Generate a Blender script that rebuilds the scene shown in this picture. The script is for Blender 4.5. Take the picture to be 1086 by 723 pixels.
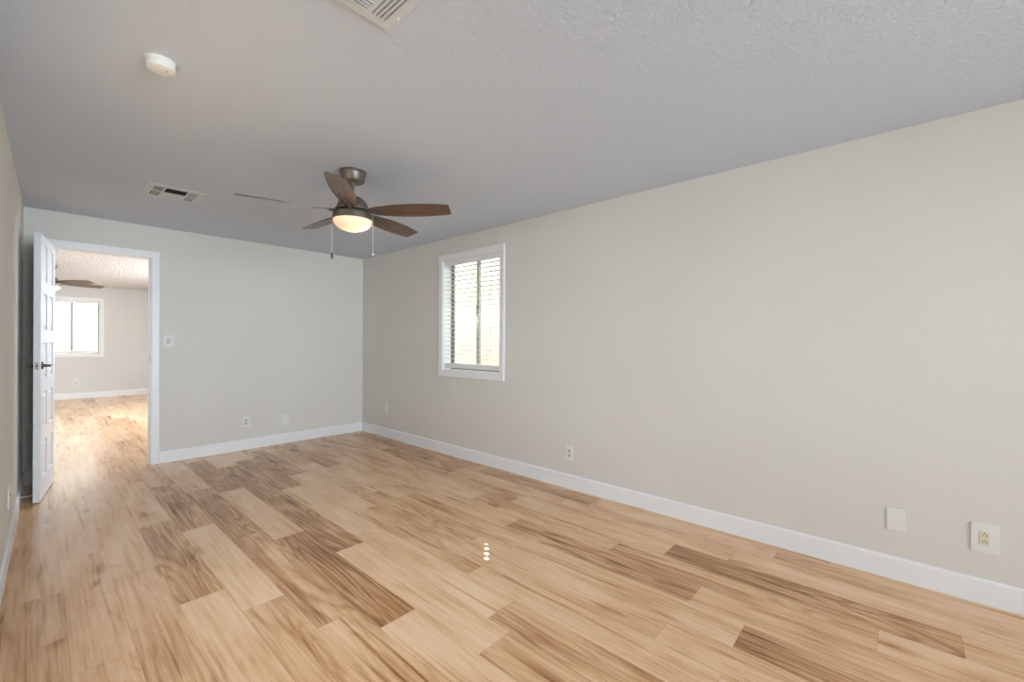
import bpy, bmesh, math, random
from mathutils import Vector, Matrix

random.seed(7)
C = bpy.context.scene.collection
S = bpy.context.scene
for o in list(bpy.data.objects):
    bpy.data.objects.remove(o)

# ------------------------------------------------------------------ camera
F_PX = 456.595
YAW, PITCH, ROLL = 0.8370, 0.0004, 0.0045
CAM_Z = 1.2817
fw = Vector((math.sin(YAW) * math.cos(PITCH), math.cos(YAW) * math.cos(PITCH), math.sin(PITCH)))
r0 = Vector((math.cos(YAW), -math.sin(YAW), 0))
u0 = r0.cross(fw)
rt = r0 * math.cos(ROLL) + u0 * math.sin(ROLL)
up = u0 * math.cos(ROLL) - r0 * math.sin(ROLL)
cam_data = bpy.data.cameras.new('camera')
cam = bpy.data.objects.new('camera', cam_data)
C.objects.link(cam)
cam.matrix_world = Matrix(((rt.x, up.x, -fw.x, 0), (rt.y, up.y, -fw.y, 0), (rt.z, up.z, -fw.z, CAM_Z), (0, 0, 0, 1)))
cam_data.sensor_width = 36.0
cam_data.lens = F_PX / 1086.0 * 36.0
cam_data.clip_start = 0.02
S.camera = cam

# ------------------------------------------------------------------ colour management, sky, lights
S.view_settings.view_transform = 'Standard'
S.view_settings.look = 'None'
S.view_settings.gamma = 1.0
S.view_settings.use_curve_mapping = False
S.view_settings.exposure = -0.13

w = bpy.data.worlds.new('sky')
S.world = w
w.use_nodes = True
bg = w.node_tree.nodes['Background']
bg.inputs['Color'].default_value = (0.78, 0.89, 1.0, 1)
bg.inputs['Strength'].default_value = 5.5

def area(name, loc, rot, sx, sy, power, col):
    d = bpy.data.lights.new(name, 'AREA')
    d.shape = 'RECTANGLE'
    d.size, d.size_y = sx, sy
    d.energy = power
    d.color = col
    o = bpy.data.objects.new(name, d)
    o.location = loc
    o.rotation_euler = rot
    C.objects.link(o)
    return o

HP = math.pi / 2
rear = area('fill_rear_opening', (1.3, -3.66, 1.35), (HP, 0, 0), 2.3, 1.7, 46, (0.76, 0.88, 1.0))  # guessed source behind the camera, added to brighten the back of the room
rear.data.spread = math.radians(75)
area('fill_far_room', (3.5, 9.2, 1.75), (0, HP - 0.35, 0), 1.7, 2.3, 340, (0.76, 0.88, 1.0))  # unseen source added to light the far room
area('fill_left_opening', (-0.55, 1.95, 1.9), (0, -HP + 0.75, 0), 0.9, 1.5, 12, (0.80, 0.90, 1.0))  # added side light for the floor, its window is invented
sd = bpy.data.lights.new('sun', 'SUN')
sd.energy = 20.0
sd.angle = math.radians(0.2)
sd.color = (1.0, 0.95, 0.86)
sun = bpy.data.objects.new('sun', sd)
SUN_DIR = Vector((-1.0, -1.0, -1.13)).normalized()          # the way the light travels
sun.rotation_euler = SUN_DIR.to_track_quat('-Z', 'Y').to_euler()
sun.location = (6, 6, 6)
C.objects.link(sun)

# ------------------------------------------------------------------ material helpers
def srgb(r, g, b):
    def f(c):
        c /= 255.0
        return c / 12.92 if c <= 0.04045 else ((c + 0.055) / 1.055) ** 2.4
    return (f(r), f(g), f(b), 1)

class NT:
    def __init__(self, name):
        self.m = bpy.data.materials.new(name)
        self.m.use_nodes = True
        self.t = self.m.node_tree
        self.t.nodes.clear()
        self.out = self.n('ShaderNodeOutputMaterial')
    def n(self, typ, **kw):
        x = self.t.nodes.new(typ)
        for k, v in kw.items():
            setattr(x, k, v)
        return x
    def l(self, a, b):
        self.t.links.new(a, b)
    def val(self, sock, v):
        if hasattr(v, 'is_output'):
            self.l(v, sock)
        else:
            sock.default_value = v
    def math(self, op, a, b=0.0, c=None, clamp=False):
        x = self.n('ShaderNodeMath', operation=op)
        x.use_clamp = clamp
        self.val(x.inputs[0], a)
        self.val(x.inputs[1], b)
        if c is not None:
            self.val(x.inputs[2], c)
        return x.outputs[0]
    def noise(self, vec, scale, detail=2.0, rough=0.5, dist=0.0):
        x = self.n('ShaderNodeTexNoise')
        self.l(vec, x.inputs['Vector'])
        x.inputs['Scale'].default_value = scale
        x.inputs['Detail'].default_value = detail
        x.inputs['Roughness'].default_value = rough
        x.inputs['Distortion'].default_value = dist
        return x.outputs['Fac']
    def ramp(self, fac, stops):
        x = self.n('ShaderNodeValToRGB')
        el = x.color_ramp.elements
        while len(el) < len(stops):
            el.new(0.5)
        for e, (p, c) in zip(el, stops):
            e.position = p
            e.color = c
        self.l(fac, x.inputs['Fac'])
        return x.outputs['Color']
    def principled(self, **kw):
        x = self.n('ShaderNodeBsdfPrincipled')
        for k, v in kw.items():
            self.val(x.inputs[k.replace('_', ' ')], v)
        self.l(x.outputs[0], self.out.inputs['Surface'])
        return x
    def bump(self, height, strength, dist):
        b = self.n('ShaderNodeBump')
        b.inputs['Strength'].default_value = strength
        b.inputs['Distance'].default_value = dist
        self.l(height, b.inputs['Height'])
        return b.outputs['Normal']
    def pos(self):
        return self.n('ShaderNodeNewGeometry').outputs['Position']
    def obj(self):
        return self.n('ShaderNodeTexCoord').outputs['Object']

def plaster(name, col, scale, strength, dist, rough=0.75, detail=3.0, var=0.02):
    m = NT(name)
    p = m.pos()
    h = m.noise(p, scale, detail, 0.55, 0.4)
    big = m.noise(p, 1.3, 2.0)
    a = tuple(c * (1 - var) for c in col[:3]) + (1,)
    b = tuple(min(1, c * (1 + var)) for c in col[:3]) + (1,)
    c = m.ramp(big, [(0.3, a), (0.7, b)])
    m.principled(Base_Color=c, Roughness=rough, Normal=m.bump(h, strength, dist))
    return m.m

def simple(name, col, rough=0.5, metal=0.0, bump=None, spec=0.5):
    m = NT(name)
    o = m.obj()
    v = m.noise(o, 40.0, 2.0)
    a = tuple(c * 0.99 for c in col[:3]) + (1,)
    b = tuple(min(1, c * 1.005) for c in col[:3]) + (1,)
    kw = dict(Base_Color=m.ramp(v, [(0.3, a), (0.7, b)]), Roughness=rough, Metallic=metal)
    if bump:
        kw['Normal'] = m.bump(m.noise(o, bump[0], 2.0), bump[1], bump[2])
    bs = m.principled(**kw)
    bs.inputs['Specular IOR Level'].default_value = spec
    return m.m

M = {}
M['wall'] = plaster('wall_paint', srgb(227, 223, 215), 70, 0.10, 0.004)
M['wall_cool'] = plaster('wall_paint_far', srgb(222, 222, 220), 70, 0.08, 0.004)
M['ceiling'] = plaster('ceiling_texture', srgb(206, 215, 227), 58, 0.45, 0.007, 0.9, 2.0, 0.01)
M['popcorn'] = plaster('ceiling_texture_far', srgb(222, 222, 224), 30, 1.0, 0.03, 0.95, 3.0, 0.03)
M['trim'] = simple('white_trim_paint', srgb(246, 246, 246), 0.38)
M['door'] = simple('white_door_paint', srgb(232, 233, 236), 0.42, bump=(120, 0.03, 0.002))
M['plate'] = simple('white_plate_plastic', srgb(236, 235, 231), 0.4)
M['ivory'] = simple('ivory_receptacle_plastic', srgb(226, 218, 190), 0.4)
M['receptacle'] = simple('grey_white_receptacle_plastic', srgb(205, 205, 202), 0.4)
M['slot'] = simple('dark_slot', srgb(38, 36, 34), 0.7)
M['bronze'] = simple('brushed_pewter_metal', srgb(122, 115, 106), 0.42, 0.75)
M['nickel'] = simple('dark_nickel_metal', srgb(92, 88, 86), 0.3, 0.9)
M['latch'] = simple('satin_nickel', srgb(190, 186, 180), 0.35, 0.7)
M['chain'] = simple('pale_chain_metal', srgb(205, 202, 196), 0.4, 0.2)
M['fob'] = simple('dark_fob', srgb(58, 52, 46), 0.5)
M['register'] = simple('register_white_metal', srgb(212, 216, 220), 0.45)
M['duct_shade'] = simple('painted_duct_shade', srgb(62, 62, 62), 0.8)  # dark tone stands in for shade behind the slots, also on the middle fins
M['blind'] = simple('white_faux_wood', srgb(246, 245, 243), 0.45)
M['cord'] = simple('pale_cord', srgb(214, 212, 208), 0.8)
M['alu'] = simple('grey_aluminium_frame', srgb(122, 119, 115), 0.45, 0.3)
M['alu_pale'] = simple('pale_aluminium_stile', srgb(196, 194, 190), 0.45, 0.2)
M['stucco'] = plaster('neighbour_stucco', srgb(240, 226, 202), 25, 0.5, 0.01, 0.9)
M['gravel'] = plaster('gravel_yard', srgb(160, 150, 134), 30, 0.8, 0.02, 0.95, 4.0, 0.15)
M['roof'] = plaster('roof_eave_paint', srgb(225, 218, 205), 25, 0.2, 0.01, 0.8)
M['rubber'] = simple('white_rubber', srgb(232, 230, 226), 0.6)

def glass_mat():
    m = NT('window_glass')
    tr = m.n('ShaderNodeBsdfTransparent')
    tr.inputs['Color'].default_value = (0.96, 0.98, 0.97, 1)
    gl = m.n('ShaderNodeBsdfGlossy')
    gl.inputs['Roughness'].default_value = 0.02
    lw = m.n('ShaderNodeLayerWeight')
    lw.inputs['Blend'].default_value = 0.5
    fr = m.math('MULTIPLY_ADD', m.math('POWER', lw.outputs['Facing'], 5.0), 0.9, 0.04)
    mx = m.n('ShaderNodeMixShader')
    m.l(fr, mx.inputs[0])
    m.l(tr.outputs[0], mx.inputs[1])
    m.l(gl.outputs[0], mx.inputs[2])
    m.l(mx.outputs[0], m.out.inputs['Surface'])
    return m.m
M['glass'] = glass_mat()

def bowl_mat():
    m = NT('frosted_lamp_glass')
    tl = m.n('ShaderNodeBsdfTranslucent')
    tl.inputs['Color'].default_value = (1.0, 0.84, 0.70, 1)
    df = m.n('ShaderNodeBsdfPrincipled')
    df.inputs['Base Color'].default_value = (0.95, 0.85, 0.74, 1)
    df.inputs['Roughness'].default_value = 0.25
    df.inputs['Emission Color'].default_value = (1.0, 0.62, 0.40, 1)
    df.inputs['Emission Strength'].default_value = 0.30
    mx = m.n('ShaderNodeMixShader')
    mx.inputs[0].default_value = 0.5
    m.l(tl.outputs[0], mx.inputs[1])
    m.l(df.outputs[0], mx.inputs[2])
    m.l(mx.outputs[0], m.out.inputs['Surface'])
    return m.m
M['bowl'] = bowl_mat()

def bulb_mat():
    m = NT('lit_bulb')
    e = m.n('ShaderNodeEmission')
    e.inputs['Color'].default_value = (1.0, 0.72, 0.46, 1)
    e.inputs['Strength'].default_value = 24.0
    m.l(e.outputs[0], m.out.inputs['Surface'])
    return m.m
M['bulb'] = bulb_mat()

def blade_mat():
    m = NT('walnut_blade_wood')
    o = m.obj()
    mp = m.n('ShaderNodeMapping')
    mp.inputs['Scale'].default_value = (1.5, 26.0, 1.0)
    m.l(o, mp.inputs['Vector'])
    a = m.noise(mp.outputs[0], 2.2, 4.0, 0.6, 0.5)
    c = m.ramp(a, [(0.25, srgb(66, 50, 40)), (0.5, srgb(100, 79, 64)), (0.75, srgb(134, 110, 92))])
    m.principled(Base_Color=c, Roughness=0.34)
    return m.m
M['blade'] = blade_mat()

def floor_mat():
    m = NT('wood_plank_vinyl')
    p = m.pos()
    at = m.n('ShaderNodeAttribute', attribute_name='tone')
    tone = at.outputs['Fac']
    seed = m.n('ShaderNodeAttribute', attribute_name='seed').outputs['Fac']
    sx = m.n('ShaderNodeSeparateXYZ')
    m.l(p, sx.inputs[0])
    x, y = sx.outputs[0], sx.outputs[1]
    def vec(kx, ky, kz):
        c = m.n('ShaderNodeCombineXYZ')
        m.l(m.math('MULTIPLY', x, kx), c.inputs[0])
        m.l(m.math('MULTIPLY', y, ky), c.inputs[1])
        m.l(m.math('MULTIPLY', seed, kz), c.inputs[2])
        return c.outputs[0]
    # broad figure whose contour lines make the cathedral grain
    fig = m.noise(vec(7.5, 0.75, 53.0), 1.0, 1.0, 0.4, 0.25)
    rings = m.math('SINE', m.math('MULTIPLY', fig, 70.0))
    rings = m.math('POWER', m.math('MULTIPLY_ADD', rings, 0.5, 0.5), 3.0)
    blot = m.noise(vec(8.0, 1.5, 31.0), 1.0, 4.0, 0.62, 0.5)
    streak = m.noise(vec(55.0, 1.6, 17.0), 1.0, 3.0, 0.6, 0.2)
    fine = m.noise(vec(210.0, 5.0, 11.0), 1.0, 2.0, 0.6)
    # sparse knots: dark oval spots
    kv = m.n('ShaderNodeTexVoronoi')
    m.l(vec(4.2, 1.5, 9.0), kv.inputs['Vector'])
    kv.inputs['Scale'].default_value = 1.0
    knot = m.math('SUBTRACT', 1.0, m.math('MULTIPLY', kv.outputs['Distance'], 5.5), clamp=True)
    knot = m.math('MULTIPLY', knot, m.math('GREATER_THAN', m.noise(vec(1.7, 0.8, 3.0), 1.0), 0.50))
    amt = m.math('MULTIPLY_ADD', m.math('MULTIPLY', tone, tone), 0.27, 0.05)
    f = m.math('MULTIPLY_ADD', tone, 0.50, 0.01)
    f = m.math('ADD', f, m.math('MULTIPLY', rings, amt))
    f = m.math('ADD', f, m.math('MULTIPLY', m.math('SUBTRACT', blot, 0.5), 1.0))
    f = m.math('ADD', f, m.math('MULTIPLY', m.math('SUBTRACT', streak, 0.5), 0.74))
    f = m.math('ADD', f, m.math('MULTIPLY', m.math('SUBTRACT', fine, 0.5), 0.30))
    f = m.math('ADD', f, m.math('MULTIPLY', knot, 0.5))
    # thin dark mineral streaks
    ms = m.noise(vec(30.0, 1.1, 71.0), 1.0, 2.0, 0.5, 0.5)
    ms = m.math('MULTIPLY', m.math('SUBTRACT', ms, 0.60, clamp=True), 4.5)
    f = m.math('ADD', f, m.math('MULTIPLY', ms, m.math('MULTIPLY_ADD', tone, 0.6, 0.35)))
    f = m.math('ADD', f, 0.03, clamp=True)
    col = m.ramp(f, [(0.0, srgb(245, 206, 166)), (0.28, srgb(229, 183, 136)), (0.60, srgb(184, 131, 82)), (1.0, srgb(100, 62, 32))])
    # joints between boards, from each board's own 0..1 layout
    uv = m.n('ShaderNodeUVMap', uv_map='plank')
    su = m.n('ShaderNodeSeparateXYZ')
    m.l(uv.outputs[0], su.inputs[0])
    def edge(s, wd):
        d = m.math('MINIMUM', s, m.math('SUBTRACT', 1.0, s))
        return m.math('LESS_THAN', d, wd)
    seam = m.math('MAXIMUM', edge(su.outputs[0], 0.0042), edge(su.outputs[1], 0.0007))
    mx = m.n('ShaderNodeMix', data_type='RGBA')
    m.l(m.math('MULTIPLY', seam, 0.45), mx.inputs[0])
    m.l(col, mx.inputs[6])
    mx.inputs[7].default_value = srgb(110, 78, 50)
    rough = m.math('MULTIPLY_ADD', streak, 0.10, 0.20)
    hgt = m.math('SUBTRACT', m.math('MULTIPLY', fine, 0.25), seam)
    bs = m.principled(Base_Color=mx.outputs[2], Roughness=rough, Normal=m.bump(hgt, 0.06, 0.002))
    bs.inputs['Specular IOR Level'].default_value = 0.65
    return m.m
M['floor'] = floor_mat()

# ------------------------------------------------------------------ mesh helpers
def bx(bm, x0, x1, y0, y1, z0, z1, bevel=0.0):
    vs = [bm.verts.new((x, y, z)) for x in (x0, x1) for y in (y0, y1) for z in (z0, z1)]
    q = [(0, 1, 3, 2), (4, 6, 7, 5), (0, 4, 5, 1), (2, 3, 7, 6), (0, 2, 6, 4), (1, 5, 7, 3)]
    fs = [bm.faces.new([vs[i] for i in f]) for f in q]
    if bevel > 0:
        es = list({e for f in fs for e in f.edges})
        bmesh.ops.bevel(bm, geom=es, offset=bevel, segments=2, affect='EDGES', profile=0.6)
    return bm

def NB():
    return bmesh.new()

def lathe(bm, prof, seg=40, cx=0.0, cy=0.0, cap=True):
    rings = []
    for r, z in prof:
        if r < 1e-6:
            rings.append([bm.verts.new((cx, cy, z))])
        else:
            rings.append([bm.verts.new((cx + r * math.cos(2 * math.pi * i / seg), cy + r * math.sin(2 * math.pi * i / seg), z)) for i in range(seg)])
    for a, b in zip(rings[:-1], rings[1:]):
        for i in range(seg):
            j = (i + 1) % seg
            if len(a) == 1 and len(b) == 1:
                continue
            if len(a) == 1:
                bm.faces.new((a[0], b[j], b[i]))
            elif len(b) == 1:
                bm.faces.new((a[i], a[j], b[0]))
            else:
                bm.faces.new((a[i], a[j], b[j], b[i]))
    if cap:
        for rg in (rings[0], rings[-1]):
            if len(rg) > 1:
                bm.faces.new(rg)
    return bm

def tube(bm, pts, rad, seg=10):
    pts = [Vector(p) for p in pts]
    rads = rad if isinstance(rad, (list, tuple)) else [rad] * len(pts)
    rings = []
    for i, p in enumerate(pts):
        d = (pts[min(i + 1, len(pts) - 1)] - pts[max(i - 1, 0)]).normalized()
        a = Vector((0, 0, 1)) if abs(d.z) < 0.9 else Vector((1, 0, 0))
        s = d.cross(a).normalized()
        t = d.cross(s).normalized()
        rings.append([bm.verts.new(p + rads[i] * (s * math.cos(2 * math.pi * k / seg) + t * math.sin(2 * math.pi * k / seg))) for k in range(seg)])
    for a, b in zip(rings[:-1], rings[1:]):
        for k in range(seg):
            j = (k + 1) % seg
            bm.faces.new((a[k], a[j], b[j], b[k]))
    bm.faces.new(rings[0])
    bm.faces.new(rings[-1])
    return bm

def prism(bm, outline, z0, z1):
    lo = [bm.verts.new((x, y, z0)) for x, y in outline]
    hi = [bm.verts.new((x, y, z1)) for x, y in outline]
    n = len(lo)
    bm.faces.new(lo[::-1])
    bm.faces.new(hi)
    for i in range(n):
        j = (i + 1) % n
        bm.faces.new((lo[i], lo[j], hi[j], hi[i]))
    return bm

def sweep(bm, prof, path):
    """extrude a 2-D profile (offset outwards from the path, height) along path = [(origin, out, up)]"""
    rings = [[bm.verts.new(Vector(o) + Vector(ou) * a + Vector(u) * b) for a, b in prof] for o, ou, u in path]
    n = len(prof)
    for A, B in zip(rings[:-1], rings[1:]):
        for i in range(n):
            j = (i + 1) % n
            bm.faces.new((A[i], A[j], B[j], B[i]))
    bm.faces.new(rings[0])
    bm.faces.new(rings[-1][::-1])
    return bm

def obj(name, bm, mat, parent=None, smooth=False, loc=None, rot=None):
    bmesh.ops.recalc_face_normals(bm, faces=bm.faces)
    me = bpy.data.meshes.new(name)
    bm.to_mesh(me)
    bm.free()
    me.materials.append(mat)
    if smooth:
        for p in me.polygons:
            p.use_smooth = True
        me.set_sharp_from_angle(angle=math.radians(35))
    o = bpy.data.objects.new(name, me)
    C.objects.link(o)
    if parent:
        o.parent = parent
    if loc:
        o.location = loc
    if rot:
        o.rotation_euler = rot
    return o

def tag(o, label, cat, group=None):
    o['label'] = label
    o['category'] = cat
    if group:
        o['group'] = group
    return o

def thing(name, label, cat, loc=(0, 0, 0), rot=(0, 0, 0), group=None):
    o = bpy.data.objects.new(name, None)
    o.empty_display_size = 0.05
    C.objects.link(o)
    o.location = loc
    o.rotation_euler = rot
    return tag(o, label, cat, group)

def struct(name, bm, mat, parent=None, smooth=False):
    o = obj(name, bm, mat, parent, smooth)
    if parent is None:
        o['kind'] = 'structure'
    return o

def copy_tree(o, parent=None):
    c = o.copy()
    C.objects.link(c)
    if parent:
        c.parent = parent
    for ch in [x for x in bpy.data.objects if x.parent == o]:
        copy_tree(ch, c)
    return c

# ------------------------------------------------------------------ room sizes
XR, YB, H = 3.1355, 5.6964, 2.44
YB2, YF = YB + 0.115, 13.2
YREAR = -3.6
XFL = -2.2
WT = 0.16
def xl(y):                                  # the left wall runs a touch out of square
    return -0.069 - 0.0193 * (YB - y)

# ---------------- floor: boards along the room, each one face with its own tone
BW, BX0, BL = 0.1875, 1.035, 1.257
JO = {-7: 3.45, -6: 3.156, -5: 2.338, -4: 3.124, -3: 2.582, -2: 2.299, -1: 1.921, 0: 1.719, 1: 1.275, 2: 1.413,
      3: 4.278, 4: 0.785, 5: 0.52, 6: 0.772, 7: 0.068, 8: -0.202, 9: 0.748, 10: 1.814, 11: 0.3}
TN = {(-7, 3.5): .55, (-7, 2.5): .75, (-6, 3.5): .25, (-6, 2.6): .45, (-5, 2.8): .25, (-5, 2.0): .4, (-5, 4): .25,
      (-4, 3.6): .2, (-4, 2.6): .45, (-4, 1.4): .4, (-3, 3.2): .72, (-3, 2.0): .15, (-3, 4.2): .25, (-3, 5.5): .5,
      (-2, 2.9): .12, (-2, 4.1): .78, (-2, 1.8): .5, (-2, 5.4): .5,
      (-1, 2.6): .62, (-1, 1.5): .38, (-1, 3.8): .85, (-1, 5.0): .3,
      (0, 2.3): .9, (0, 1.2): .15, (0, 3.6): .15, (0, 5.0): .8,
      (1, 3.1): .85, (1, 1.9): .15, (1, 0.8): .45, (1, 4.4): .85,
      (2, 2.0): .15, (2, 0.9): .55, (2, 3.2): .2, (2, 4.6): .85,
      (3, 5.0): .85, (3, 3.6): .15, (3, 2.4): .5, (3, 1.2): .25,
      (4, 2.6): .6, (4, 1.4): .25, (4, 0.4): .4, (4, 3.9): .25, (4, 5.2): .6,
      (5, 1.2): .25, (5, 0.2): .8, (5, 2.4): .5, (5, 3.6): .3, (5, 5.0): .7,
      (6, 1.4): .8, (6, 0.3): .45, (6, 2.6): .35, (6, 3.9): .4, (6, 5.2): .6,
      (7, 0.7): .55, (7, -0.3): .2, (7, 1.9): .45, (7, 3.2): .3, (7, 4.4): .55, (7, 5.5): .7,
      (8, 0.4): .85, (8, -0.6): .3, (8, 1.7): .25, (8, 2.9): .6, (8, 4.2): .4, (8, 5.4): .7,
      (9, 1.4): .45, (9, 0.3): .35, (9, 2.7): .35, (9, 3.9): .8, (9, 5.0): .6,
      (10, 2.4): .7, (10, 1.2): .4, (10, 0.1): .5, (10, 3.7): .75, (10, 5.0): .8, (11, 1): .5}
FX0, FX1, FY0, FY1 = XFL - 0.1, XR + WT, YREAR - 0.1, YF + 0.1
bm = NB()
uvl = bm.loops.layers.uv.new('plank')
tl = bm.faces.layers.float.new('tone')
sl = bm.faces.layers.float.new('seed')
row = -18
while BX0 + BW * row < FX1:
    a, b = BX0 + BW * row, BX0 + BW * (row + 1)
    off = JO.get(row, random.uniform(0, BL))
    k = math.floor((FY0 - off) / BL)
    while off + k * BL < FY1:
        y0, y1 = off + k * BL, off + (k + 1) * BL
        ca, cb, c0, c1 = max(a, FX0), min(b, FX1), max(y0, FY0), min(y1, FY1)
        if cb > ca + 1e-4 and c1 > c0 + 1e-4:
            t = random.choice((.15, .25, .35, .45, .6))
            for (rr, yy), tv in TN.items():
                if rr == row and y0 <= yy < y1:
                    t = tv
            co = [(ca, c0), (cb, c0), (cb, c1), (ca, c1)]
            f = bm.faces.new([bm.verts.new((x, y, 0)) for x, y in co])
            f[tl] = t
            f[sl] = random.random()
            for lp, (x, y) in zip(f.loops, co):
                lp[uvl].uv = ((x - a) / BW, (y - y0) / BL)
        k += 1
    row += 1
fl = struct('floor', bm, M['floor'])
for p in fl.data.polygons:
    if p.normal.z < 0:
        p.flip()

# ---------------- ceilings
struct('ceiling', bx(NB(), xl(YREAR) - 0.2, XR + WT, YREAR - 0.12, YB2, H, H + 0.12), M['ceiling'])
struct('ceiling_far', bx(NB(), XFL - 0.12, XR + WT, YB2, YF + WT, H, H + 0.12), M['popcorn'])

# ---------------- walls
WY0, WY1, WZ0, WZ1 = 2.992, 3.894, 0.945, 2.192          # window opening in the right wall
bm = NB()
bx(bm, XR, XR + WT, YREAR - 0.12, WY0, 0, H)
bx(bm, XR, XR + WT, WY1, 8.1, 0, H)
bx(bm, XR, XR + WT, WY0, WY1, 0, WZ0)
bx(bm, XR, XR + WT, WY0, WY1, WZ1, H)
bx(bm, XR, XR + WT, 8.1, 10.3, 0, 0.75)                   # invented opening that admits the far room's added light
bx(bm, XR, XR + WT, 8.1, 10.3, 2.25, H)
bx(bm, XR, XR + WT, 10.3, YF + WT, 0, H)
struct('wall_right', bm, M['wall'])

DX0, DX1, DZ = 0.088, 0.797, 2.117                        # clear door opening
JT = 0.018
bm = NB()
bx(bm, XFL, DX0 - JT, YB, YB2, 0, H)
bx(bm, DX1 + JT, XR, YB, YB2, 0, H)
bx(bm, DX0 - JT, DX1 + JT, YB, YB2, DZ + JT, H)
struct('wall_back', bm, M['wall'])

bm = NB()
def left_seg(a, b, z0, z1):
    prism(bm, [(xl(a), a), (xl(b), b), (xl(b) - 0.12, b), (xl(a) - 0.12, a)], z0, z1)
left_seg(YREAR - 0.12, 1.25, 0, H)
left_seg(1.25, 2.65, 0, 0.9)                              # invented opening beside the camera for the added side light
left_seg(1.25, 2.65, 1.88, H)
left_seg(2.65, YB, 0, H)
struct('wall_left', bm, M['wall'])

bm = NB()
ra, rb = 0.15, 2.45  # guessed unseen opening, made to admit the added rear light
x0 = xl(YREAR)
bx(bm, x0, ra, YREAR - 0.12, YREAR, 0, H)
bx(bm, rb, XR, YREAR - 0.12, YREAR, 0, H)
bx(bm, ra, rb, YREAR - 0.12, YREAR, 0, 0.5)
bx(bm, ra, rb, YREAR - 0.12, YREAR, 2.2, H)
struct('wall_rear', bm, M['wall'])

FX_0, FX_1, FZ0, FZ1 = 0.108, 0.972, 0.955, 2.13          # far window opening
bm = NB()
bx(bm, XFL - 0.12, FX_0, YF, YF + WT, 0, H)
bx(bm, FX_1, XR, YF, YF + WT, 0, H)
bx(bm, FX_0, FX_1, YF, YF + WT, 0, FZ0)
bx(bm, FX_0, FX_1, YF, YF + WT, FZ1, H)
struct('wall_far', bm, M['wall_cool'])
struct('wall_far_left', bx(NB(), XFL - 0.12, XFL, YB2, YF, 0, H), M['wall_cool'])

# ---------------- baseboards (square stock with an eased top edge)
BP = [(0, 0), (0.013, 0), (0.013, 0.108), (0.011, 0.116), (0.006, 0.121), (0, 0.121)]
def baseboard(name, p0, p1, out):
    sweep_bm = sweep(NB(), BP, [(p0, out, (0, 0, 1)), (p1, out, (0, 0, 1))])
    return struct(name, sweep_bm, M['trim'])
baseboard('baseboard_right', (XR, YREAR, 0), (XR, YB, 0), (-1, 0, 0))
baseboard('baseboard_back', (DX1 + 0.070, YB, 0), (XR - 0.013, YB, 0), (0, -1, 0))
n = Vector((1, -0.0193, 0)).normalized()
baseboard('baseboard_left', (xl(YREAR), YREAR, 0), (xl(YB), YB, 0), n)
baseboard('baseboard_back_left', (xl(YB) + 0.014, YB, 0), (DX0 - 0.07, YB, 0), (0, -1, 0))
baseboard('baseboard_far', (XFL, YF, 0), (XR, YF, 0), (0, -1, 0))
baseboard('baseboard_far_right', (XR, YB2, 0), (XR, YF - 0.013, 0), (-1, 0, 0))

# ---------------- door frame: jamb lining, stop bead and mitred casing
bm = NB()
bx(bm, DX0 - JT, DX0, YB - 0.002, YB2 + 0.002, 0, DZ + JT)
bx(bm, DX1, DX1 + JT, YB - 0.002, YB2 + 0.002, 0, DZ + JT)
bx(bm, DX0, DX1, YB - 0.002, YB2 + 0.002, DZ, DZ + JT)
bx(bm, DX0, DX0 + 0.011, YB + 0.045, YB + 0.08, 0, DZ)
bx(bm, DX1 - 0.011, DX1, YB + 0.045, YB + 0.08, 0, DZ)
bx(bm, DX0 + 0.011, DX1 - 0.011, YB + 0.045, YB + 0.08, DZ - 0.011, DZ)
jamb = struct('trim_1', bm, M['trim'])
CP = [(0.0, 0.0), (0.0, 0.010), (0.008, 0.013), (0.05, 0.0145), (0.061, 0.015), (0.066, 0.010), (0.066, 0.0)]   # across, out
def casing(bm, axis_pts, outdir, flip=1):
    """axis_pts: list of (inner corner, direction of 'across')"""
    rings = [[bm.verts.new(Vector(p) + Vector(a) * s + Vector(outdir) * d) for s, d in CP] for p, a in axis_pts]
    k = len(CP)
    for A, B in zip(rings[:-1], rings[1:]):
        for i in range(k):
            j = (i + 1) % k
            bm.faces.new((A[i], A[j], B[j], B[i]))
    return rings
for yy, od in ((YB, -1), (YB2, 1)):
    bm = NB()
    rs = casing(bm, [((DX0 - 0.004, yy, 0), (-1, 0, 0)), ((DX0 - 0.004, yy, DZ + 0.004), (-1, 0, 1)),
                     ((DX1 + 0.004, yy, DZ + 0.004), (1, 0, 1)), ((DX1 + 0.004, yy, 0), (1, 0, 0))], (0, od, 0))
    bm.faces.new(rs[0])
    bm.faces.new(rs[-1][::-1])
    struct('trim_2' if od < 0 else 'trim_3', bm, M['trim'])
bm = bx(NB(), DX1 - 0.0025, DX1, YB + 0.012, YB + 0.042, 1.045, 1.105, 0.0008)
st = obj('strike_plate', bm, M['latch'], jamb)

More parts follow.
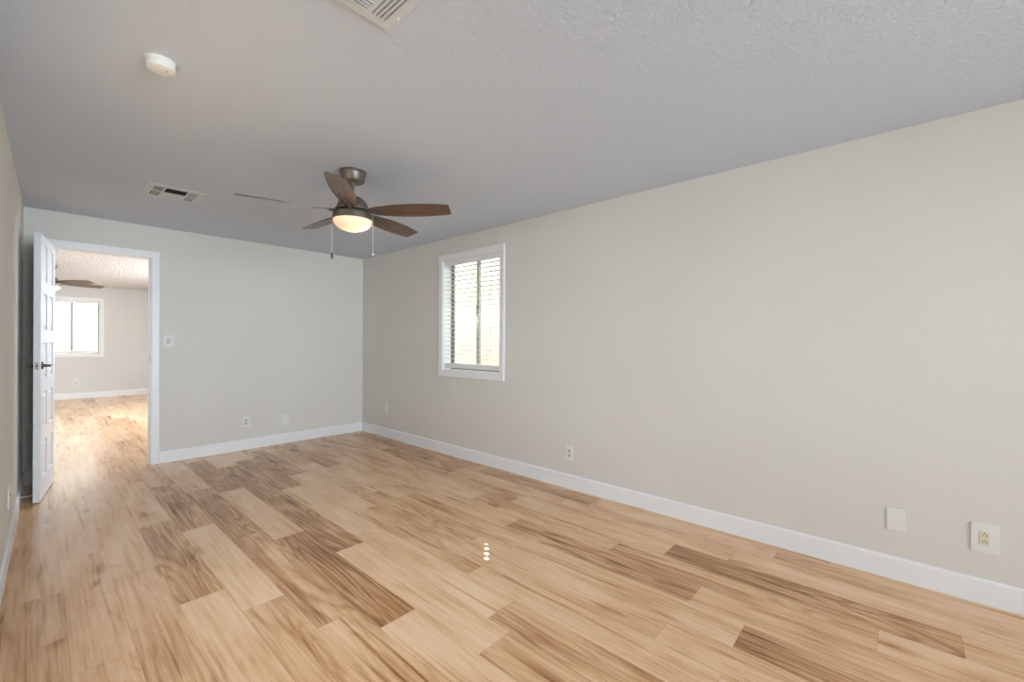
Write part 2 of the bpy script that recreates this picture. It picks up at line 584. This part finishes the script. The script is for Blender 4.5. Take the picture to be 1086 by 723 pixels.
# ---------------- windows
def window(name, origin, ex, ey, w, z0, z1, stile_mat):
    """origin = wall face corner, ex = along the wall, ey = outwards through the wall"""
    ex, ey = Vector(ex), Vector(ey)
    def B(bm, a0, a1, d0, d1, zz0, zz1, bev=0):
        t = NB()
        bx(t, a0, a1, d0, d1, zz0, zz1, bev)
        for v in t.verts:
            v.co = Vector((0, 0, v.co.z)) + ex * v.co.x + ey * v.co.y + Vector((origin[0], origin[1], 0))
        me = bpy.data.meshes.new('tmp')
        t.to_mesh(me)
        t.free()
        bm.from_mesh(me)
        bpy.data.meshes.remove(me)
        return bm
    # picture-frame casing, one swept mitred ring
    bm = NB()
    o = Vector((origin[0], origin[1], 0))
    Z = Vector((0, 0, 1))
    cs = [(o + Z * z0, -ex - Z), (o + ex * w + Z * z0, ex - Z), (o + ex * w + Z * z1, ex + Z), (o + Z * z1, -ex + Z)]
    rs = casing(bm, cs, -ey)
    k = len(CP)
    for i in range(k):
        j = (i + 1) % k
        bm.faces.new((rs[-1][i], rs[-1][j], rs[0][j], rs[0][i]))
    win = struct(name, bm, M['trim'])
    # lining of the reveal
    bm = NB()
    B(bm, 0, 0.008, 0, 0.115, z0, z1)
    B(bm, w - 0.008, w, 0, 0.115, z0, z1)
    B(bm, 0.008, w - 0.008, 0, 0.115, z0, z0 + 0.012)
    B(bm, 0.008, w - 0.008, 0, 0.115, z1 - 0.008, z1)
    obj('window_reveal', bm, M['trim'], win)
    # aluminium slider: outer frame, meeting stile, latch
    bm = NB()
    f = 0.028
    B(bm, 0, f, 0.115, 0.155, z0, z1)
    B(bm, w - f, w, 0.115, 0.155, z0, z1)
    B(bm, f, w - f, 0.115, 0.155, z0, z0 + f)
    B(bm, f, w - f, 0.115, 0.155, z1 - f, z1)
    fr = obj('window_frame', bm, M['alu'], win)
    bm = NB()
    B(bm, w / 2 - 0.02, w / 2 + 0.02, 0.118, 0.152, z0 + f, z1 - f, 0.003)
    obj('meeting_stile', bm, stile_mat, win)
    bm = NB()
    B(bm, w / 2 - 0.012, w / 2 + 0.012, 0.105, 0.118, 1.56, 1.68, 0.003)
    obj('sash_latch', bm, M['alu'], win)
    for a0, a1, d in ((f, w / 2 - 0.02, 0.128), (w / 2 + 0.02, w - f, 0.142)):
        bm = NB()
        B(bm, a0, a1, d, d + 0.004, z0 + f, z1 - f)
        obj('pane', bm, M['glass'], win)
    return win

def blind(label, origin, ex, ey, w, z0, z1, holes=None, group=None):
    """horizontal slat blind hung inside the reveal; x along the wall, y outwards"""
    ang = math.atan2(ex[1], ex[0])
    root = thing('window_blind', label, 'blind', (origin[0], origin[1], z0), (0, 0, ang))
    sgn = 1 if (Vector((ex[0], ex[1], 0)).cross(Vector((ey[0], ey[1], 0)))).z > 0 else -1
    h = z1 - z0
    def yb(a, b):
        return (a, b) if sgn > 0 else (-b, -a)
    g = 0.0125
    bm = bx(NB(), g, w - g, *yb(0.004, 0.014), h - 0.066, h - 0.010, 0.003)
    obj('valance', bm, M['blind'], root)
    bm = bx(NB(), g, w - g, *yb(0.016, 0.068), h - 0.050, h - 0.0085, 0.002)
    obj('headrail', bm, M['blind'], root)
    bm = bx(NB(), g + 0.006, w - g - 0.006, *yb(0.016, 0.066), 0.020, 0.072, 0.005)
    obj('bottom_rail', bm, M['blind'], root)
    zt, pitch = h - 0.088, 0.0487
    n = int((zt - 0.095) / pitch) + 1
    lad = (0.135, w - 0.135) if holes is None else holes
    for i in range(n):
        z = zt - i * pitch
        xs = [g + 0.004]
        hw = 0.013
        xs += [lad[0] - hw, lad[0] + hw, w - g - 0.004]
        y0, y1 = yb(0.016, 0.066)
        ym = (y0 + y1) / 2
        ys = [y0, ym - 0.010, ym + 0.010, y1]
        bm = NB()
        # slat as a thin plate with a cord hole cut through it
        def crown(y):
            return 0.0022 * (1 - ((y - ym) / 0.025) ** 2)
        lo = {(a, b): bm.verts.new((xs[a], ys[b], z + crown(ys[b]) - 0.0014)) for a in range(4) for b in range(4)}
        hi = {(a, b): bm.verts.new((xs[a], ys[b], z + crown(ys[b]) + 0.0014)) for a in range(4) for b in range(4)}
        for a in range(3):
            for b in range(3):
                if a == 1 and b == 1:
                    for p, q in (((1, 1), (2, 1)), ((2, 1), (2, 2)), ((2, 2), (1, 2)), ((1, 2), (1, 1))):
                        bm.faces.new((lo[p], lo[q], hi[q], hi[p]))
                    continue
                for D in (lo, hi):
                    bm.faces.new((D[a, b], D[a + 1, b], D[a + 1, b + 1], D[a, b + 1]))
        for i2 in range(3):
            for p, q in (((i2, 0), (i2 + 1, 0)), ((i2, 3), (i2 + 1, 3)), ((0, i2), (0, i2 + 1)), ((3, i2), (3, i2 + 1))):
                bm.faces.new((lo[p], lo[q], hi[q], hi[p]))
        obj('slat', bm, M['blind'], root)
    for lx in lad:
        for yy in yb(0.0155, 0.0665):
            bm = tube(NB(), [(lx, yy, 0.06), (lx, yy, h - 0.05)], 0.0009, 6)
            obj('ladder_cord', bm, M['cord'], root)
    return root, yb

win1 = window('window_1', (XR, WY0), (0, 1, 0), (1, 0, 0), WY1 - WY0, WZ0, WZ1, M['alu_pale'])
b1, yb1 = blind('open white slatted blind in the window on the long right wall', (XR, WY0), (0, 1, 0), (1, 0, 0), WY1 - WY0, WZ0 + 0.012, WZ1, holes=(0.203, 0.72))
h1 = WZ1 - WZ0 - 0.012
y_c = sum(yb1(0.009, 0.009)) / 2
bm = tube(NB(), [(0.145, y_c, h1 - 0.07), (0.145, y_c, 0.16)], 0.0028, 8)
obj('tilt_wand', bm, M['cord'], b1)
for dx in (0.0, 0.014):
    bm = tube(NB(), [(0.07 + dx, y_c, h1 - 0.066), (0.07 + dx, y_c, h1 - 0.16 - dx)], 0.0011, 6)
    cd = obj('lift_cord', bm, M['cord'], b1)
    bm = NB()
    z = h1 - 0.16 - dx
    lathe(bm, [(0.0, z), (0.003, z - 0.002), (0.006, z - 0.022), (0.006, z - 0.026), (0.0, z - 0.027)], 12, 0.07 + dx, y_c)
    obj('cord_tassel', bm, M['rubber'], cd, True)

win2 = window('window_2', (FX_0, YF), (1, 0, 0), (0, 1, 0), FX_1 - FX_0, FZ0, FZ1, M['alu'])
b2, yb2 = blind('open white slatted blind in the window seen through the doorway', (FX_0, YF), (1, 0, 0), (0, 1, 0), FX_1 - FX_0, FZ0 + 0.012, FZ1)

# ---------------- outdoors: eave, neighbouring wall, yard
bm = bx(NB(), XR + WT, 4.05, YREAR - 0.2, YF + 0.6, 2.58, 2.70)  # unseen overhang, its reach set to cut the sun off the upper slats
struct('sun_block_eave', bm, M['roof'])
NX = 5.6
bm = bx(NB(), NX, NX + 0.2, -3, 12, -0.3, 4.17)
struct('wall_neighbour', bm, M['stucco'])
bm = bx(NB(), -4, 6, YF + 3.2, YF + 3.4, -0.3, 2.2)
struct('wall_yard', bm, M['stucco'])
bm = NB()
bx(bm, XR + WT, NX + 3, YREAR - 0.2, YF + 4, -0.4, -0.25)
bx(bm, -9, XR + WT, YF + WT, YF + 4, -0.4, -0.25)
bx(bm, -9, XFL - 0.2, -9, YF + WT, -0.4, -0.25)
bx(bm, XFL - 0.2, NX + 3, -9, YREAR - 0.2, -0.4, -0.25)
bx(bm, XFL - 0.2, xl(YREAR) - 0.3, YREAR - 0.2, YB - 0.1, -0.4, -0.25)
struct('ground', bm, M['gravel'])

# ------------------------------------------------------------------ the ten-panel door
DW, DH, DT = 0.70, 2.10, 0.038
PIN = (0.084, YB - 0.018)
OPEN = math.radians(7.4)
# local x runs from the hinge to the free edge, local y is the thickness (towards +X of the room once open)
door_z0 = 0.010
def door_bm():
    bm = NB()
    st_, mid = 0.105, 0.10
    pw = (DW - 2 * st_ - mid) / 2
    xs = [0, st_, st_ + pw, st_ + pw + mid, DW - st_, DW]
    zs = [0, 0.165]
    for k in range(5):
        zs += [zs[-1] + 0.29]
        if k < 4:
            zs += [zs[-1] + 0.104]
    zs += [DH]
    for side, y in ((-1, 0.0), (1, DT)):
        grid = {(i, j): bm.verts.new((x, y, z)) for i, x in enumerate(xs) for j, z in enumerate(zs)}
        for i in range(len(xs) - 1):
            for j in range(len(zs) - 1):
                a, b, c, d = grid[i, j], grid[i + 1, j], grid[i + 1, j + 1], grid[i, j + 1]
                if i in (1, 3) and 1 <= j <= 9 and j % 2 == 1:
                    def ring(ins, dep):
                        yy = y - side * dep
                        return [bm.verts.new((xs[i] + ins, yy, zs[j] + ins)), bm.verts.new((xs[i + 1] - ins, yy, zs[j] + ins)),
                                bm.verts.new((xs[i + 1] - ins, yy, zs[j + 1] - ins)), bm.verts.new((xs[i] + ins, yy, zs[j + 1] - ins))]
                    prev = [a, b, c, d]
                    for ins, dep in ((0.004, 0.006), (0.010, 0.009), (0.022, 0.009), (0.040, 0.003)):
                        r = ring(ins, dep)
                        for q in range(4):
                            bm.faces.new((prev[q], prev[(q + 1) % 4], r[(q + 1) % 4], r[q]))
                        prev = r
                    bm.faces.new(prev)
                else:
                    bm.faces.new((a, b, c, d))
    def rim(p, q, r, s):
        bm.faces.new([bm.verts.new(v) for v in (p, q, r, s)])
    rim((0, 0, 0), (DW, 0, 0), (DW, DT, 0), (0, DT, 0))
    rim((0, 0, DH), (DW, 0, DH), (DW, DT, DH), (0, DT, DH))
    rim((0, 0, 0), (0, DT, 0), (0, DT, DH), (0, 0, DH))
    rim((DW, 0, 0), (DW, DT, 0), (DW, DT, DH), (DW, 0, DH))
    bmesh.ops.remove_doubles(bm, verts=bm.verts, dist=1e-5)
    return bm
door = struct('door_1', door_bm(), M['door'])
door.location = (PIN[0], PIN[1], door_z0)
door.rotation_euler = (0, 0, -HP - OPEN)
HX, HZ = DW - 0.062, 1.072 - door_z0
for s in (1, -1):
    y0 = DT if s > 0 else 0.0
    bm = NB()
    prof = [(0.0, 0.0), (0.031, 0.0), (0.031, 0.004), (0.027, 0.008), (0.0125, 0.0095), (0.0105, 0.034), (0.0, 0.034)]
    lathe(bm, prof, 28, 0, 0, cap=False)
    bmesh.ops.transform(bm, matrix=Matrix.Translation((HX, y0, HZ)) @ Matrix.Rotation(-s * HP, 4, 'X'), verts=bm.verts)
    reach = 0.042 if s > 0 else 0.036
    rose = obj('handle_rose', bm, M['nickel'], door, True)
    bm = NB()
    yy = y0 + s * reach
    tube(bm, [(HX + 0.014, yy, HZ), (HX, yy, HZ), (HX - 0.03, yy + s * 0.002, HZ), (HX - 0.085, yy + s * 0.003, HZ + 0.001), (HX - 0.118, yy, HZ)], [0.007, 0.0115, 0.0095, 0.008, 0.0065], 12)
    obj('lever', bm, M['nickel'], rose, True)
bm = bx(NB(), DW - 0.001, DW + 0.0015, DT / 2 - 0.013, DT / 2 + 0.013, HZ - 0.029, HZ + 0.029, 0.0006)
lp = obj('latch_plate', bm, M['latch'], door)
bm = bx(NB(), DW + 0.0015, DW + 0.010, DT / 2 - 0.006, DT / 2 + 0.006, HZ - 0.009, HZ + 0.009, 0.0015)
obj('latch_bolt', bm, M['nickel'], lp)
for dz in (-0.021, 0.021):
    bm = NB()
    lathe(bm, [(0, 0), (0.004, 0), (0.003, 0.0012), (0, 0.0012)], 12, 0, 0, cap=False)
    bmesh.ops.transform(bm, matrix=Matrix.Translation((DW + 0.0015, DT / 2, HZ + dz)) @ Matrix.Rotation(HP, 4, 'Y'), verts=bm.verts)
    obj('screw', bm, M['nickel'], lp, True)
for hz in (0.2, 1.05, 1.88):
    bm = NB()
    lathe(bm, [(0, hz - 0.045), (0.006, hz - 0.045), (0.006, hz + 0.045), (0, hz + 0.045)], 14, -0.004, -0.004, cap=False)
    obj('hinge', bm, M['latch'], door, True)

# door stop on the left baseboard
ys = 5.16
stp = thing('door_stop', 'small white door stop low on the left baseboard behind the open door', 'door stop', (xl(ys) + 0.0135, ys, 0.028), (0, HP, -0.0193))
bm = NB()
lathe(bm, [(0, 0), (0.012, 0), (0.012, 0.003), (0.005, 0.006), (0.0, 0.006)], 20, cap=False)
obj('base', bm, M['rubber'], stp, True)
bm = NB()
lathe(bm, [(0, 0.005), (0.0042, 0.005), (0.0042, 0.048), (0, 0.048)], 16, cap=False)
obj('rod', bm, M['rubber'], stp, True)
bm = NB()
lathe(bm, [(0, 0.045), (0.007, 0.045), (0.0075, 0.054), (0.005, 0.059), (0, 0.059)], 16, cap=False)
obj('tip', bm, M['rubber'], stp, True)

# ------------------------------------------------------------------ ceiling fan
def make_fan(label, loc, a0):
    root = thing('ceiling_fan', label, 'ceiling fan', (loc[0], loc[1], H))
    bm = NB()
    lathe(bm, [(0, 0), (0.085, 0), (0.0895, -0.004), (0.0895, -0.014), (0.0845, -0.019), (0.083, -0.024), (0.0755, -0.066), (0.071, -0.071), (0.030, -0.073), (0.0, -0.073)], 56, cap=False)
    obj('canopy', bm, M['bronze'], root, True)
    bm = NB()
    lathe(bm, [(0, -0.07), (0.0125, -0.07), (0.0125, -0.175), (0.02, -0.178), (0.02, -0.19), (0, -0.19)], 24, cap=False)
    obj('downrod', bm, M['bronze'], root, True)
    bm = NB()
    lathe(bm, [(0, -0.172), (0.030, -0.172), (0.052, -0.178), (0.074, -0.192), (0.092, -0.214), (0.103, -0.238), (0.107, -0.256), (0.107, -0.262), (0.118, -0.266), (0.118, -0.272), (0.06, -0.276), (0, -0.276)], 56, cap=False)
    obj('motor_housing', bm, M['bronze'], root, True)
    bm = NB()
    lathe(bm, [(0, -0.274), (0.100, -0.274), (0.108, -0.286), (0.124, -0.289), (0.1290, -0.294), (0.1335, -0.326), (0.1335, -0.333), (0.130, -0.336), (0.122, -0.336), (0, -0.315)], 56, cap=False)
    kit = obj('light_kit_ring', bm, M['bronze'], root, True)
    bm = NB()
    pr = [(0.126, -0.331)]
    for i in range(1, 13):
        t = i / 12 * HP
        pr.append((0.1275 * math.cos(t) if i < 12 else 0.0, -0.335 - 0.076 * math.sin(t)))
    lathe(bm, pr, 56, cap=False)
    obj('glass_bowl', bm, M['bowl'], root, True)
    for bx_, by_ in ((0.048, -0.042), (0.005, 0.010)):
        bm = NB()
        bmesh.ops.create_uvsphere(bm, u_segments=16, v_segments=10, radius=0.020, matrix=Matrix.Translation((bx_, by_, -0.362)))
        obj('bulb', bm, M['bulb'], root, True)
    ZB = -0.276
    pitch = math.radians(14.6)
    for k in range(5):
        a = a0 + k * 2 * math.pi / 5
        # blade outline: root, bulging sides, raked tip; y>0 is the lower, leading side
        top = [(0.125, 0.034), (0.15, 0.043), (0.19, 0.052), (0.25, 0.060), (0.33, 0.070), (0.42, 0.075), (0.51, 0.073), (0.60, 0.066), (0.652, 0.060), (0.678, 0.056)]
        bot = [(0.682, -0.052), (0.668, -0.055), (0.62, -0.064), (0.52, -0.072), (0.42, -0.075), (0.33, -0.071), (0.25, -0.061), (0.19, -0.052), (0.15, -0.043), (0.125, -0.034)]
        bm = prism(NB(), top + bot, -0.0035, 0.0035)
        bmesh.ops.bevel(bm, geom=[e for e in bm.edges if abs(e.verts[0].co.z - e.verts[1].co.z) < 1e-5], offset=0.0015, segments=1, affect='EDGES')
        bl = obj('blade', bm, M['blade'], root, False)
        bl.rotation_mode = 'XYZ'
        bl.location = (0, 0, ZB)
        bl.matrix_local = Matrix.Translation((0, 0, ZB)) @ Matrix.Rotation(a, 4, 'Z') @ Matrix.Rotation(-pitch, 4, 'X')
        # blade iron under the root: arm, oval loop plate and a hooked end
        bm = NB()
        z1, z0 = -0.0042, -0.0095
        tube(bm, [(0.095, 0.0, -0.002), (0.125, 0.0, -0.006), (0.15, 0.0, -0.008)], [0.013, 0.011, 0.010], 10)
        n_ = 20
        oi, oo = [], []
        for i in range(n_):
            t = 2 * math.pi * i / n_
            oo.append((0.195 + 0.052 * math.cos(t), 0.026 * math.sin(t) * (1.0 - 0.25 * math.cos(t))))
            oi.append((0.195 + 0.038 * math.cos(t), 0.016 * math.sin(t) * (1.0 - 0.25 * math.cos(t))))
        vs = [[bm.verts.new((x, y, z)) for x, y in L] for L, z in ((oo, z0), (oi, z0), (oi, z1), (oo, z1))]
        for q in range(4):
            A, B_ = vs[q], vs[(q + 1) % 4]
            for i in range(n_):
                j = (i + 1) % n_
                bm.faces.new((A[i], A[j], B_[j], B_[i]))
        bx(bm, 0.15, 0.262, -0.006, 0.006, z0, z1)
        obj('blade_iron', bm, M['bronze'], bl, True)
    # two pull chains hang either side of the light ring (square to the first view of the fan)
    for s, end in ((-1, 'fob'), (1, 'ball')):
        px, py = s * 0.140 * math.cos(-0.80), s * 0.137 * math.sin(-0.80)
        bm = NB()
        tube(bm, [(px * 0.94, py * 0.94, -0.300), (px * 0.985, py * 0.985, -0.303), (px, py, -0.312), (px, py, -0.560)], 0.0016, 8)
        ch = obj('pull_chain', bm, M['chain'], root, True)
        bm = NB()
        if end == 'fob':
            lathe(bm, [(0, -0.556), (0.004, -0.558), (0.0072, -0.566), (0.0075, -0.592), (0.005, -0.598), (0, -0.599)], 16, px, py, cap=False)
            f = obj('fob', bm, M['fob'], ch, True)
            f['label'] = 'dark barrel shaped fob'
        else:
            bmesh.ops.create_uvsphere(bm, u_segments=14, v_segments=8, radius=0.0085, matrix=Matrix.Translation((px, py, -0.567)))
            f = obj('fob', bm, M['rubber'], ch, True)
            f['label'] = 'round white ball fob'
    return root

fan = make_fan('five-bladed dark wood ceiling fan with lit bowl above the near room', (1.460, 2.795), math.radians(-53.3))
fan2 = copy_tree(fan)
fan2.location = (0.15, 9.80, H)
fan2.rotation_euler = (0, 0, math.radians(4))
fan2['label'] = 'ceiling fan in the far room, partly hidden behind the open door'

# ------------------------------------------------------------------ ceiling fittings
det = thing('smoke_detector', 'round white smoke detector on the ceiling near its left edge', 'smoke detector', (0.348, 2.290, H))
bm = NB()
lathe(bm, [(0, 0), (0.051, 0), (0.051, -0.008), (0.048, -0.011), (0, -0.011)], 48, cap=False)
obj('base', bm, M['plate'], det, True)
bm = NB()
lathe(bm, [(0, -0.010), (0.049, -0.010), (0.0495, -0.030), (0.0475, -0.036), (0.042, -0.039), (0, -0.040)], 48, cap=False)
obj('cover', bm, M['plate'], det, True)
bm = NB()
lathe(bm, [(0, -0.0385), (0.0025, -0.039), (0.0025, -0.041), (0, -0.0412)], 12, 0.018, -0.012, cap=False)
obj('indicator', bm, M['slot'], det, True)

# supply register: three groups of fins in a flat frame
VX0, VX1, VY0, VY1 = 0.556, 0.922, 4.10, 4.468
vent = thing('ceiling_vent', 'square white register with dark louver slots on the ceiling above the doorway', 'vent', ((VX0 + VX1) / 2, (VY0 + VY1) / 2, H))
cx, cy = (VX0 + VX1) / 2, (VY0 + VY1) / 2
def grid_plate(holes, x0, x1, y0, y1, zt, zb):
    """flat plate with rectangular holes cut straight through"""
    xs = sorted({x0, x1} | {h[0] for h in holes} | {h[1] for h in holes})
    ysx = sorted({y0, y1} | {h[2] for h in holes} | {h[3] for h in holes})
    bm = NB()
    def solid(i, j):
        if i < 0 or j < 0 or i >= len(xs) - 1 or j >= len(ysx) - 1:
            return False
        mx, my = (xs[i] + xs[i + 1]) / 2, (ysx[j] + ysx[j + 1]) / 2
        return not any(h[0] < mx < h[1] and h[2] < my < h[3] for h in holes)
    lo = {}
    def V(i, j, z):
        if (i, j, z) not in lo:
            lo[i, j, z] = bm.verts.new((xs[i], ysx[j], z))
        return lo[i, j, z]
    for i in range(len(xs) - 1):
        for j in range(len(ysx) - 1):
            if not solid(i, j):
                continue
            for z in (zt, zb):
                bm.faces.new((V(i, j, z), V(i + 1, j, z), V(i + 1, j + 1, z), V(i, j + 1, z)))
            for di, dj, p, q in ((-1, 0, (i, j), (i, j + 1)), (1, 0, (i + 1, j), (i + 1, j + 1)), (0, -1, (i, j), (i + 1, j)), (0, 1, (i, j + 1), (i + 1, j + 1))):
                if not solid(i + di, j + dj):
                    bm.faces.new((V(*p, zt), V(*q, zt), V(*q, zb), V(*p, zb)))
    return bm
sl_l, sl_r = [], []
for k in range(4):
    x = 0.602 + 0.0150 * k
    sl_l += [(x - cx, x + 0.0085 - cx, 4.160 - cy, 4.282 - cy), (x - cx, x + 0.0085 - cx, 4.300 - cy, 4.440 - cy)]
    x = 0.820 + 0.0150 * k
    sl_r += [(x - cx, x + 0.0075 - cx, 4.155 - cy, 4.282 - cy), (x - cx, x + 0.0075 - cx, 4.300 - cy, 4.440 - cy)]
mid = [(0.672 - cx, 0.806 - cx, 4.156 - cy, 4.288 - cy)]
bm = grid_plate(sl_l + sl_r + mid, VX0 - cx, VX1 - cx, VY0 - cy, VY1 - cy, -0.001, -0.0045)
obj('face_plate', bm, M['register'], vent)
bm = bx(NB(), VX0 + 0.03 - cx, VX1 - 0.03 - cx, VY0 + 0.03 - cy, VY1 - 0.02 - cy, -0.0012, -0.0002)  # thin dark sheet painted for the shade inside the register
obj('shade_backing', bm, M['duct_shade'], vent)
bm = NB()
for k in range(6):                                         # fins across the middle bank, leaning back
    y = 4.163 + 0.0195 * k - cy
    vs = [bm.verts.new(v) for v in ((0.672 - cx, y, -0.0042), (0.806 - cx, y, -0.0042), (0.806 - cx, y + 0.008, -0.0014), (0.672 - cx, y + 0.008, -0.0014),
                                    (0.672 - cx, y + 0.0012, -0.0042), (0.806 - cx, y + 0.0012, -0.0042), (0.806 - cx, y + 0.0092, -0.0014), (0.672 - cx, y + 0.0092, -0.0014))]
    for q in ((0, 1, 2, 3), (4, 5, 6, 7), (0, 1, 5, 4), (1, 2, 6, 5), (2, 3, 7, 6), (3, 0, 4, 7)):
        bm.faces.new([vs[i] for i in q])
fins = obj('fin_bank', bm, M['duct_shade'], vent)

# larger diffuser close to the camera, cut by the top of the frame
GX1, GY1, GS = 0.875, 1.416, 0.34
gcx, gcy = GX1 - GS / 2, GY1 - GS / 2
gr = thing('ceiling_grille', 'white square ceiling diffuser with crossing louver banks at the top edge', 'vent', (gcx, gcy, H))
hl = []
for k in range(4):                                         # bank beside the right edge, slots run along the room
    x = 0.787 + 0.0157 * k - gcx
    hl.append((x, x + 0.0045, GY1 - 0.30 - gcy, 1.381 - gcy))
for k in range(4):                                         # bank beside the far edge, slots run across
    y = 1.373 - 0.0152 * k - gcy
    hl.append((GX1 - 0.30 - gcx, 0.770 - gcx, y, y + 0.0045))
bm = grid_plate(hl, GX1 - GS - gcx, GX1 - gcx, GY1 - GS - gcy, GY1 - gcy, -0.001, -0.009)
obj('face_plate', bm, M['register'], gr)
bm = bx(NB(), -GS / 2 + 0.03, GS / 2 - 0.03, -GS / 2 + 0.03, GS / 2 - 0.03, -0.0012, -0.0002)  # solid dark backing imitates the shaded hollow behind the diffuser
obj('shade_backing', bm, M['duct_shade'], gr)
def ridge(bm, a, b, out):
    """pressed louver lip: a wedge beside a slot, tallest at the slot edge"""
    a, b, out = Vector(a), Vector(b), Vector(out)
    dz = Vector((0, 0, -0.0035))
    vs = [bm.verts.new(v) for v in (a, a + dz, a + out, b, b + dz, b + out)]
    for q in ((0, 1, 2), (3, 5, 4), (0, 3, 4, 1), (1, 4, 5, 2), (0, 2, 5, 3)):
        bm.faces.new([vs[i] for i in q])
for h in hl:
    bm = NB()
    if h[1] - h[0] < 0.01:
        ridge(bm, (h[1], h[2], -0.009), (h[1], h[3], -0.009), (0.0075, 0, 0))
    else:
        ridge(bm, (h[0], h[3], -0.009), (h[1], h[3], -0.009), (0, 0.0075, 0))
    obj('louver', bm, M['register'], gr)
bm = NB()
lathe(bm, [(0, -0.009), (0.005, -0.009), (0.004, -0.0115), (0, -0.012)], 14, 0.866 - gcx, 1.338 - gcy, cap=False)
obj('screw', bm, M['plate'], gr, True)

# ------------------------------------------------------------------ wall plates (local x across, local y out of the wall, local z up)
def plate_bm(w_, h_):
    return bx(NB(), -w_ / 2, w_ / 2, 0, 0.006, -h_ / 2, h_ / 2, 0.0022)

def duplex(root, mat, sc=1.0, decora=False):
    if decora:
        bm = bx(NB(), -0.0165, 0.0165, 0.005, 0.0085, -0.033, 0.033, 0.001)
        body = [obj('receptacle', bm, mat, root)]
        cen = [(body[0], 0.017), (body[0], -0.017)]
    else:
        cen = []
        for dz in (0.0195, -0.0195):
            bm = NB()
            out = []
            for i in range(24):
                t = 2 * math.pi * i / 24
                out.append((max(-0.0172, min(0.0172, 0.0185 * math.cos(t))), max(-0.0135, min(0.0135, 0.017 * math.sin(t)))))
            prism(bm, out, 0.005, 0.0078)
            bmesh.ops.transform(bm, matrix=Matrix.Translation((0, 0, dz)) @ Matrix.Rotation(HP, 4, 'X') @ Matrix.Scale(-1, 4, (0, 0, 1)), verts=bm.verts)
            o = obj('receptacle', bm, mat, root)
            cen.append((o, dz))
    yf = 0.0085 if decora else 0.0078
    for o, dz in cen:
        for dx, hh in ((-0.0065, 0.0085), (0.0065, 0.0065)):
            bm = bx(NB(), dx - 0.0013, dx + 0.0013, yf - 0.0004, yf + 0.0004, dz - hh / 2 - 0.002, dz + hh / 2 - 0.002)
            obj('slot', bm, M['slot'], o)
        bm = NB()
        lathe(bm, [(0, 0), (0.0025, 0), (0.0025, 0.0008), (0, 0.0008)], 10, cap=False)
        bmesh.ops.transform(bm, matrix=Matrix.Translation((0, yf - 0.0004, dz + (0.0075 if decora else -0.0085))) @ Matrix.Rotation(-HP, 4, 'X'), verts=bm.verts)
        obj('ground_hole', bm, M['slot'], o)
    return root

def screws(root, zs):
    for z in zs:
        bm = NB()
        lathe(bm, [(0, 0), (0.003, 0), (0.0022, 0.0010), (0, 0.0012)], 12, cap=False)
        bmesh.ops.transform(bm, matrix=Matrix.Translation((0, 0.0058, z)) @ Matrix.Rotation(-HP, 4, 'X'), verts=bm.verts)
        obj('screw', bm, M['plate'], root, True)

R_BACK, R_RIGHT, R_LEFT = math.pi, HP, -HP - 0.0193      # local +y turned to point into the room
def outlet(label, loc, rz, w_=0.074, h_=0.122):
    t = thing('wall_outlet', label, 'outlet', loc, (0, 0, rz))
    obj('cover_plate', plate_bm(w_, h_), M['plate'], t)
    duplex(t, M['receptacle'])
    screws(t, (0.0,))
    return t
def blank(label, loc, rz, w_=0.074, h_=0.120):
    t = thing('blank_wall_plate', label, 'wall plate', loc, (0, 0, rz))
    obj('cover_plate', plate_bm(w_, h_), M['plate'], t)
    screws(t, (0.042, -0.042))
    return t

outlet('white duplex outlet low on the back wall, nearest the doorway', (1.663, YB, 0.322), R_BACK, 0.076, 0.126)
blank('small blank white plate on the back wall right of the duplex outlet', (2.094, YB, 0.293), R_BACK, 0.078, 0.124)
outlet('white duplex outlet on the right wall below and right of the window', (XR, 2.144, 0.306), R_RIGHT, 0.076, 0.128)
blank('blank white plate on the right wall left of the large ivory outlet', (XR, 0.0155, 0.322), R_RIGHT, 0.073, 0.118)
t = thing('wall_outlet', 'large white plate with ivory outlet at the right end of the wall', 'outlet', (XR, -0.3105, 0.323), (0, 0, R_RIGHT))
obj('cover_plate', plate_bm(0.094, 0.140), M['plate'], t)
duplex(t, M['ivory'], decora=True)
t = blank('slim pale plate low on the right wall beside the back corner', (XR, 5.068, 0.388), R_RIGHT, 0.070, 0.118)
outlet('outlet on the left wall low in front of the open door', (xl(3.95), 3.95, 0.335), R_LEFT)
outlet('outlet on the far room wall below its window, seen through the doorway', (0.607, YF, 0.335), R_BACK, 0.085, 0.135)

sw = thing('light_switch', 'white rocker light switch on the back wall beside the door frame', 'switch', (0.938, YB, 1.266), (0, 0, R_BACK))
obj('cover_plate', plate_bm(0.078, 0.120), M['plate'], sw)
bm = bx(NB(), -0.0165, 0.0165, 0.005, 0.0085, -0.033, 0.033, 0.001)
obj('rocker', bm, M['receptacle'], sw)
screws(sw, (0.048, -0.048))
